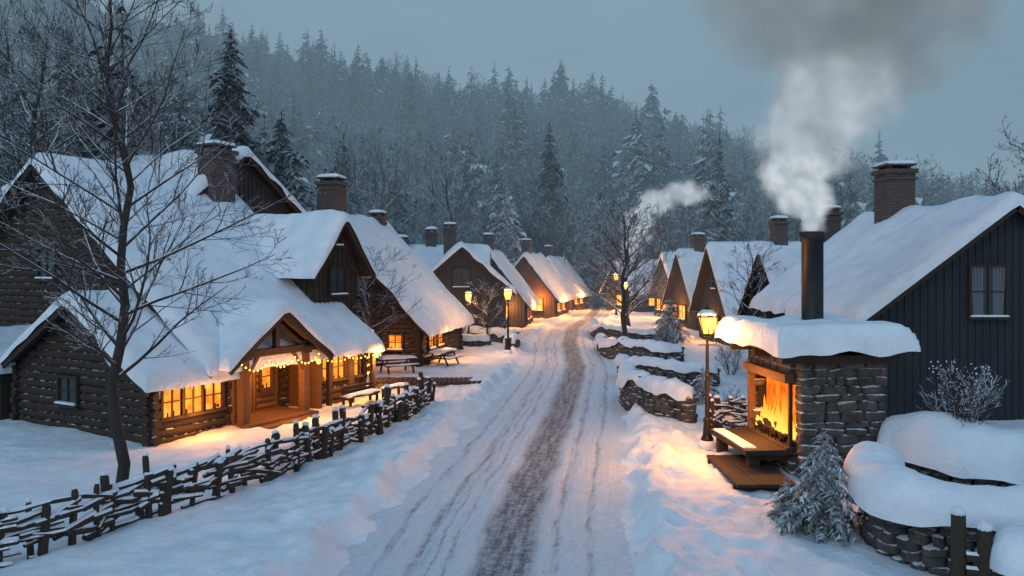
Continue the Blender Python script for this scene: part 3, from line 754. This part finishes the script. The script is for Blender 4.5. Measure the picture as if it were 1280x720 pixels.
def h1(lx,ly): return (-11.9+.4909*lx-.8712*ly,26.4+.8712*lx+.4909*ly)
p=h1(9.0,-1.3); bench(p[0],p[1],a1,2.0); p=h1(10.9,-1.6); bench(p[0],p[1],a1,1.4,back=False)
table(-6.2,43.2,.5); table(-4.0,46.6,1.2)
e=empty('boardwalk'); mb=MB()
for i in range(22): mb.box((-6.6+.24*i,38.9+R(-.05,.05),.34+R(-.01,.01)),(.2,1.7,.07),'trim')
mb.obj('planks',e)
# ------------------------------------------------------------------ trees
def limb(mb,p,d,L,r,dep,rnd,m0='bark',m1='twig',cnt={3:8,2:6,1:4},gn=.16,rmin=.004,sides=5):
    seg=5 if dep>1 else 3; pts=[p];rad=[r];q=p.copy();dd=d.copy()
    for i in range(seg):
        dd=(dd+Vector((rnd.uniform(-1,1),rnd.uniform(-1,1),rnd.uniform(-.5,.95)))*gn).normalized(); q=q+dd*L/seg; pts.append(q.copy()); rad.append(max(rmin,r*(1-(i+1)/seg*.8)))
    mb.tube(pts,rad,sides if dep>2 else 4 if dep>1 else 3,m0 if dep>1 else m1,False)
    if dep==0: return
    for j in range(cnt[dep]):
        t=rnd.uniform(.15,.98); i=min(seg-1,int(t*seg)); pp=pts[i].lerp(pts[i+1],t*seg-i)
        ax=Matrix.Rotation(rnd.uniform(0,6.28),3,dd)@dd.orthogonal().normalized(); an=rnd.uniform(.45,.95)
        n=(dd*math.cos(an)+ax*math.sin(an)); n.z+=.12; n.normalize()
        limb(mb,pp,n,L*(1-t*.55)*rnd.uniform(.36,.6),max(rmin,rad[i]*.5),dep-1,rnd,m0,m1,cnt,gn,rmin,sides)
def leader_tree(mb,H,r,seed,nl=46,spread=.3,t0=.24,dep=3,m0='bark',m1='twig',cnt={3:8,2:6,1:4},rmin=.004,up=(.35,.9),wob=.02,sides=9):
    rnd=random.Random(seed); pts=[];rad=[];ph=rnd.uniform(0,6)
    for i in range(15):
        t=i/14; pts.append(Vector((H*wob*math.sin(i*.7+ph)*t+.01*H*math.sin(i*1.7),H*wob*math.cos(i*.6+ph)*t,-.02*H+H*t))); rad.append(max(rmin,r*(1-t)**.8+r*.06))
    mb.tube(pts,rad,sides,m0,False)
    for j in range(nl):
        t=t0+(.97-t0)*(j/nl); i=int(t*14); f=t*14-i; p=pts[i].lerp(pts[min(i+1,14)],f); a=j*2.4+rnd.uniform(-.4,.4)
        d=Vector((math.cos(a),math.sin(a),rnd.uniform(*up))).normalized()
        s=math.sin(math.pi*min(1,((t-t0)/(1-t0))*.72+.28))
        limb(mb,p,d,H*spread*(s**.7)*rnd.uniform(.7,1.15)+H*.03,max(rmin,rad[i]*.42),dep,rnd,m0,m1,cnt,.16,rmin)
def ltree(name,x,y,H,r,seed,**k):
    mb=MB(); leader_tree(mb,H,r,seed,**k); o=mb.obj(name,None,True); o.location=(x,y,hz(x,y)-.1); return o
ltree('bare_tree',-10.35,21.1,14.6,.155,11,nl=50,spread=.31,t0=.22,cnt={3:8,2:5,1:3},rmin=.006)
C2={3:7,2:6,1:4}
ltree('bare_tree',-7.0,39.5,6.6,.10,5,nl=26,spread=.42,t0=.38,cnt=C2,dep=2,rmin=.008)
ltree('bare_tree',8.2,58.5,10.5,.2,8,nl=34,spread=.42,t0=.2,dep=3,cnt={3:6,2:5,1:3},rmin=.012)
ltree('bare_tree',9.8,68,10,.2,18,nl=26,spread=.42,t0=.2,dep=2,cnt={3:6,2:7,1:6},rmin=.018)
ltree('bare_tree',25.6,35.2,13,.3,21,nl=34,spread=.42,t0=.3,dep=3,cnt=C2,rmin=.009)
ltree('bare_tree',13.6,45.5,7.2,.12,28,nl=22,spread=.36,t0=.3,dep=2,cnt=C2,rmin=.010)
ltree('bare_tree',-24,41,18,.3,33,nl=36,spread=.36,t0=.4,dep=3,cnt={3:6,2:5,1:3},rmin=.011)
ltree('bare_tree',-1.8,59.5,4.5,.08,41,nl=18,spread=.45,t0=.15,dep=2,cnt=C2,rmin=.012)
for i,(x,y,h) in enumerate([(-12.5,76,17),(-6.5,82,18),(-16.5,84,20),(-9.5,92,17),(-3,92,14),(3,112,15),(14,110,13),(22,98,13),(-27,60,19),(30,100,14)]):
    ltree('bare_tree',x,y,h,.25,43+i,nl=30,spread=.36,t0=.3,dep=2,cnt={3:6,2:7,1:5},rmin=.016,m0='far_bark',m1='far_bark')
mb=MB()
for i in range(90):
    t=i/89; a=t*40; ball(mb,(.14*math.cos(a),.14*math.sin(a),.3+2.4*t),.034,'bulb',5)
o=mb.obj('string_lights'); o.location=(-7.0,39.5,hz(-7,39.5)); light('string_glow',o,(0.5,-.5,1.2),140,.3)
def shrub(x,y,h,n,seed,z=None,m='twig'):
    mb=MB(); rnd=random.Random(seed)
    for i in range(n):
        a=rnd.uniform(0,6.28); d=Vector((math.cos(a)*rnd.uniform(.1,.6),math.sin(a)*rnd.uniform(.1,.6),1)).normalized()
        limb(mb,Vector((.08*math.cos(a),.08*math.sin(a),-.2)),d,h*rnd.uniform(.6,1.05),.02,2,rnd,m,m,{3:6,2:7,1:4},.16,.007)
    for i in range(n*7):
        a=rnd.uniform(0,6.28); rr=h*.42*rnd.random()**.6; zz=h*rnd.uniform(.35,1.0); ball(mb,(rr*math.cos(a)*zz/h,rr*math.sin(a)*zz/h,zz),rnd.uniform(.010,.026),'snow',5)
    o=mb.obj('frosted_shrub',None,True); o.location=(x,y,hz(x,y) if z is None else z); return o
shrub(11.75,20.9,2.2,20,3,1.3); shrub(-5.3,58.5,2.4,14,4); shrub(-3.6,58,2.0,14,5); shrub(8.6,31.5,1.2,10,9); shrub(10.6,33,1.6,12,10); shrub(11.5,42,2,12,12); shrub(10.0,51,2.4,14,13); shrub(-9.6,38.5,1.0,10,14)
def conifer(mb,h,rad,tiers,per,seed,mat='needles',snow=0,fine=1,trunk='bark',rag=1,wide=1.0):
    rnd=random.Random(seed)
    mb.tube([(0,0,-.03*h),(0,0,h*.5),(0,0,h*.97)],[h*.016,h*.010,h*.002],5,trunk,False)
    lop=[rnd.uniform(.7,1.2) for _ in range(7)]
    for i in range(tiers):
        t=i/(tiers-1); z0=h*(.07+.90*t); r=rad*((1-t)**.8+.04)*rnd.uniform(.72,1.15)
        np_=max(4,int(per*(1-t*.55)))
        for j in range(np_):
            a=6.283*j/np_+rnd.uniform(-.4,.4); L=r*rnd.uniform(.6,1.2)*lop[int((a%6.283)/6.283*6.99)]**rag; z=z0+rnd.uniform(-.7,.7)*h/tiers
            ca,sa=math.cos(a),math.sin(a); drop=L*rnd.uniform(.15,.6)
            K=max(3,int(4*fine)); 
            for q in range(K):
                f=(q+.6)/K; p=Vector((ca*L*f,sa*L*f,z+.12*L*math.sin(f*3.1)-drop*f*f))
                wd=wide*L*(.40-.22*f)*rnd.uniform(.6,1.25)/(fine**.35)
                for sg in (-1,1):
                    sd=Vector((-sa*sg,ca*sg,0)); fw=Vector((ca,sa,-.25))
                    tip=p+sd*wd+fw*L/K*rnd.uniform(.6,1.3)+Vector((0,0,-wd*rnd.uniform(.2,1.1)))
                    b0=p-fw*L/K*.6*wide; b1=p+fw*L/K*.6*wide
                    mm='snow' if rnd.random()<snow else mat
                    mb.add([b0,b1,tip],[(0,1,2)],mm)
            p=Vector((ca*L,sa*L,z-drop*.95)); sd=Vector((-sa,ca,0))*L*.09; b=Vector((ca*L*.65,sa*L*.65,z-drop*.35))
            mb.add([b-sd,b+sd,p+Vector((ca,sa,-.2))*L*.1],[(0,1,2)],mat)
def conifer_obj(name,x,y,h,rad,tiers,per,seed,**k):
    mb=MB(); conifer(mb,h,rad,tiers,per,seed,**k); o=mb.obj(name); o.location=(x,y,hz(x,y)); return o
conifer_obj('small_spruce',6.95,17.8,2.3,.85,24,18,5,mat='needles_near',snow=.24,fine=3.2,rag=2.4,wide=.9)
conifer_obj('small_spruce',6.25,18.3,1.0,.55,14,14,6,mat='needles_near',snow=.3,fine=2.4,rag=2)
conifer_obj('small_spruce',10.3,54,2.8,1.1,20,14,7,mat='needles_near',snow=.3)
conifer_obj('small_spruce',8.0,33.5,1.6,.8,16,14,8,mat='needles_near',snow=.3)
conifer_obj('small_spruce',11.8,60,3.6,1.5,20,14,9,mat='needles_near',snow=.3)
conifer_obj('snowy_spruce',-1.3,104,18.0,4.6,28,18,12,mat='needles',snow=.42,fine=1.5,wide=1.3)
for i,(x,y,h,r) in enumerate([(-22.5,64,25.5,5.6),(-19,66,19.0,4.8),(-27.5,66,19,4.6),(-20,95,22,4.4),(-14.5,100,19,4.2),(27.5,106,24,4.2),(5.5,118,27,4.2),(-33,80,22,5),(8.5,112,9.5,3.0),(12,115,10,3),(17,118,9,3),(33,112,14,3.4),(-40,72,22,5),(-7,122,20,4),(45,118,17,4)]):
    conifer_obj('pine_tree',x,y,h,r,32,22,50+i,mat='needles',snow=.03,fine=1.3,wide=1.5,rag=1.6)
def forest(name,variants,pts):
    e=empty(name)
    for vi,vo in enumerate(variants):
        vs=[];fs=[]
        for i,(x,y,s) in enumerate(pts):
            if i%len(variants)!=vi: continue
            a=R(0,6.28); z=hz_arr[(x,y)]; b=len(vs)
            for k_ in range(4):
                t=a+math.pi/2*k_; vs.append((x+s*.7071*math.cos(t),y+s*.7071*math.sin(t),z-.3))
            fs.append((b,b+1,b+2,b+3))
        me=bpy.data.meshes.new(name+'_points'); me.from_pydata(vs,[],fs); o=bpy.data.objects.new(name+'_points',me); COL.objects.link(o); o.parent=e
        vo.parent=o; o.instance_type='FACES'; o.use_instance_faces_scale=True; o.instance_faces_scale=1; o.show_instancer_for_render=False; o.show_instancer_for_viewport=False
hz_arr={}
cv=[]
for i in range(7):
    mb=MB(); conifer(mb,1,[.17,.26,.2,.29,.18,.24,.22][i],[16,14,17,13,17,15,18][i],12,200+i,mat='needles',snow=[.06,.14,.03,.24,.07,.03,.12][i],trunk='far_bark',rag=1.4,wide=1.45,fine=.8); cv.append(mb.obj('conifer'))
bv=[]
for i in range(6):
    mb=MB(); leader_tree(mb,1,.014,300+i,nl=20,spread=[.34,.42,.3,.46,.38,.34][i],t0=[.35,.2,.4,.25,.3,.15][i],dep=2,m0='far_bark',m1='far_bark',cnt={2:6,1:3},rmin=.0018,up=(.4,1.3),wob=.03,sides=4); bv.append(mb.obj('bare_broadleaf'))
cp=[];bp=[]
rn=np.random.RandomState(4)
def scatter(N,x0,x1,y0,y1,cond,pc):
    for _ in range(N):
        x=rn.uniform(x0,x1); y=rn.uniform(y0,y1)
        if abs(x)>y*.82+25 or not cond(x,y): continue
        d=float(fbm(np.array(x*.035+5),np.array(y*.035),3,21))
        p=pc(x,y)+(d-.45)*2.8
        if rn.rand()<p: cp.append((x,y,rn.uniform(9,18)*(1 if rn.rand()<.75 else 1.4)))
        else: bp.append((x,y,rn.uniform(8,14)*(1 if rn.rand()<.85 else 1.25)))
scatter(4000,-260,260,114,330,lambda x,y:True,lambda x,y:.10+.42*max(0,min(1,(y-170)/130))+(.15 if x<-60 else 0))
scatter(440,-95,-24,56,114,lambda x,y:x<-20-(y-52)*.1,lambda x,y:.6)
scatter(160,-22,40,108,118,lambda x,y:abs(x-13)>4,lambda x,y:.2)
scatter(120,30,100,50,114,lambda x,y:x>.45*y+12,lambda x,y:.4)
allp=cp+bp; zz=hgt(np.array([p[0] for p in allp]),np.array([p[1] for p in allp]))
for p,z in zip(allp,zz): hz_arr[(p[0],p[1])]=float(z)
forest('conifer_forest',cv,cp); forest('bare_woodland',bv,bp)
print('TREES',len(cp),len(bp))
# ------------------------------------------------------------------ smoke
def smoke_mat(name,dens,em0,em1,ns,amp=1.7,bias=.42):
    m,nt,out=newmat(name); tc=nd(nt,'ShaderNodeTexCoord'); g=nd(nt,'ShaderNodeNewGeometry')
    ln=nd(nt,'ShaderNodeVectorMath',operation='LENGTH'); lk(nt,tc.outputs['Object'],ln.inputs[0])
    n=noise_n(nt,ns,3,.6,vec=g.outputs['Position']); n.inputs['Distortion'].default_value=.8
    mr=nd(nt,'ShaderNodeMapRange'); mr.interpolation_type='SMOOTHSTEP'; mr.inputs[1].default_value=1.0; mr.inputs[2].default_value=.3
    a=mathn(nt,'ADD',ln.outputs['Value'],mathn(nt,'MULTIPLY',mathn(nt,'SUBTRACT',n.outputs['Fac'],bias),amp))
    lk(nt,a,mr.inputs[0])
    hf=nd(nt,'ShaderNodeMapRange'); hf.inputs[1].default_value=1.0; hf.inputs[2].default_value=.7; lk(nt,ln.outputs['Value'],hf.inputs[0])
    d=mathn(nt,'MULTIPLY',mathn(nt,'MULTIPLY',mr.outputs[0],hf.outputs[0]),dens)
    ab=nd(nt,'ShaderNodeVolumeAbsorption'); ab.inputs['Color'].default_value=(0,0,0,1); lk(nt,d,ab.inputs['Density'])
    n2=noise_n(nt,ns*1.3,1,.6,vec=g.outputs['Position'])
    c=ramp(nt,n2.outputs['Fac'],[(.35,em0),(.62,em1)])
    ee=nd(nt,'ShaderNodeEmission'); lk(nt,c.outputs[0],ee.inputs[0]); lk(nt,d,ee.inputs[1])  # scattered daylight and its mottled shading are put into the smoke's emission colour
    ad=nd(nt,'ShaderNodeAddShader'); lk(nt,ab.outputs[0],ad.inputs[0]); lk(nt,ee.outputs[0],ad.inputs[1]); lk(nt,ad.outputs[0],out.inputs['Volume'])
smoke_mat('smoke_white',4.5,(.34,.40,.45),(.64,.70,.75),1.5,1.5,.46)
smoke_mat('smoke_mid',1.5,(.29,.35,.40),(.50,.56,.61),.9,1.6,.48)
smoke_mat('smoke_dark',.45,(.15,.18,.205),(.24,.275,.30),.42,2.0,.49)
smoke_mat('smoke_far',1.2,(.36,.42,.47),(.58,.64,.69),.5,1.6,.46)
def puff(parent,c,r,mat):
    import bmesh
    bm=bmesh.new(); bmesh.ops.create_icosphere(bm,subdivisions=3,radius=1); me=bpy.data.meshes.new('puff'); bm.to_mesh(me); bm.free()
    me.materials.append(MAT[mat]); o=bpy.data.objects.new('puff',me); COL.objects.link(o); o.parent=parent; o.location=c; o.scale=r
e=empty('chimney_smoke')
for c,r,m_ in [((8.9,23.65,7.25),(.5,.5,.6),'smoke_white'),((8.65,23.6,7.95),(1.05,.85,.9),'smoke_white'),((8.3,23.5,8.6),(1.3,1.1,1.0),'smoke_white'),
   ((8.8,23.7,9.6),(2.0,1.5,1.5),'smoke_mid'),((9.5,23.8,10.9),(2.5,1.8,1.8),'smoke_mid'),
   ((10.4,24,12.2),(3.6,2.4,2.1),'smoke_dark'),((8.3,24,13.4),(4.2,2.4,2.1),'smoke_dark'),((11.9,24,13.3),(3.6,2.4,2.3),'smoke_dark'),((10.6,24,14.8),(5.6,2.6,2.2),'smoke_dark')]:
    puff(e,c,r,m_)
e=empty('chimney_smoke')
for c,r in [((15.0,99.8,8.0),(1.6,1.6,2.4)),((15.8,99.8,11),(2.8,2.4,3.2)),((18,99.8,13.6),(3.2,2.4,2.2)),((21.6,99.8,14.8),(3.6,2.4,2))]: puff(e,c,r,'smoke_far')
# ------------------------------------------------------------------ mist over the valley
m,nt,out=newmat('mist'); ab=nd(nt,'ShaderNodeVolumeAbsorption'); ab.inputs['Color'].default_value=(0,0,0,1); SIG=.0024; ab.inputs['Density'].default_value=SIG
ee=nd(nt,'ShaderNodeEmission'); ee.inputs[0].default_value=(.19,.30,.38,1); ee.inputs[1].default_value=SIG  # haze glow set as emission, standing in for sky light scattered in the mist
ad=nd(nt,'ShaderNodeAddShader'); lk(nt,ab.outputs[0],ad.inputs[0]); lk(nt,ee.outputs[0],ad.inputs[1]); lk(nt,ad.outputs[0],out.inputs['Volume'])
mb=MB(); mb.box((0,470,110),(1500,840,240),'mist'); mb.obj('valley_mist')
# ------------------------------------------------------------------ world, sun, camera
w=bpy.data.worlds.new('World'); SC.world=w; w.use_nodes=True; nt=w.node_tree; nt.nodes.clear()
out=nt.nodes.new('ShaderNodeOutputWorld'); sky=nt.nodes.new('ShaderNodeTexSky'); sky.sky_type='NISHITA'; sky.sun_disc=False
sky.sun_elevation=math.radians(6); sky.sun_rotation=math.radians(200)
b1=nt.nodes.new('ShaderNodeBackground'); b1.inputs[1].default_value=.03; lk(nt,sky.outputs[0],b1.inputs[0])
tc=nt.nodes.new('ShaderNodeTexCoord'); n=noise_n(nt,2.6,5,.58,vec=tc.outputs['Generated'],scl=(1,1,2.8))
sp=nd(nt,'ShaderNodeSeparateXYZ'); lk(nt,tc.outputs['Generated'],sp.inputs[0])
r=ramp(nt,sp.outputs[2],[(0,(.38,.54,.65)),(.22,(.35,.50,.60)),(.75,(.23,.38,.56))])
r2=ramp(nt,n.outputs['Fac'],[(.34,(.78,.80,.82)),(.66,(1.2,1.18,1.16))])
mu=nd(nt,'ShaderNodeMix',data_type='RGBA',blend_type='MULTIPLY'); mu.inputs[0].default_value=1; lk(nt,r.outputs[0],mu.inputs[6]); lk(nt,r2.outputs[0],mu.inputs[7])
b2=nt.nodes.new('ShaderNodeBackground'); b2.inputs[1].default_value=.95; lk(nt,mu.outputs[2],b2.inputs[0])
ad=nt.nodes.new('ShaderNodeAddShader'); lk(nt,b1.outputs[0],ad.inputs[0]); lk(nt,b2.outputs[0],ad.inputs[1]); lk(nt,ad.outputs[0],out.inputs[0])
s=bpy.data.lights.new('sun','SUN'); s.energy=.45; s.angle=math.radians(25); s.color=(.74,.89,1.0)
so=bpy.data.objects.new('sun',s); COL.objects.link(so); so.rotation_euler=(math.radians(40),math.radians(-38),math.radians(0))
cam=bpy.data.cameras.new('camera'); co=bpy.data.objects.new('camera',cam); COL.objects.link(co); SC.camera=co
co.location=(0,0,6); co.rotation_euler=(math.pi/2,0,0); cam.sensor_width=36; cam.lens=28.125; cam.shift_y=-30/1280; cam.clip_end=3000; cam.clip_start=.1
SC.view_settings.view_transform='Standard'; SC.view_settings.look='None'; SC.view_settings.exposure=0
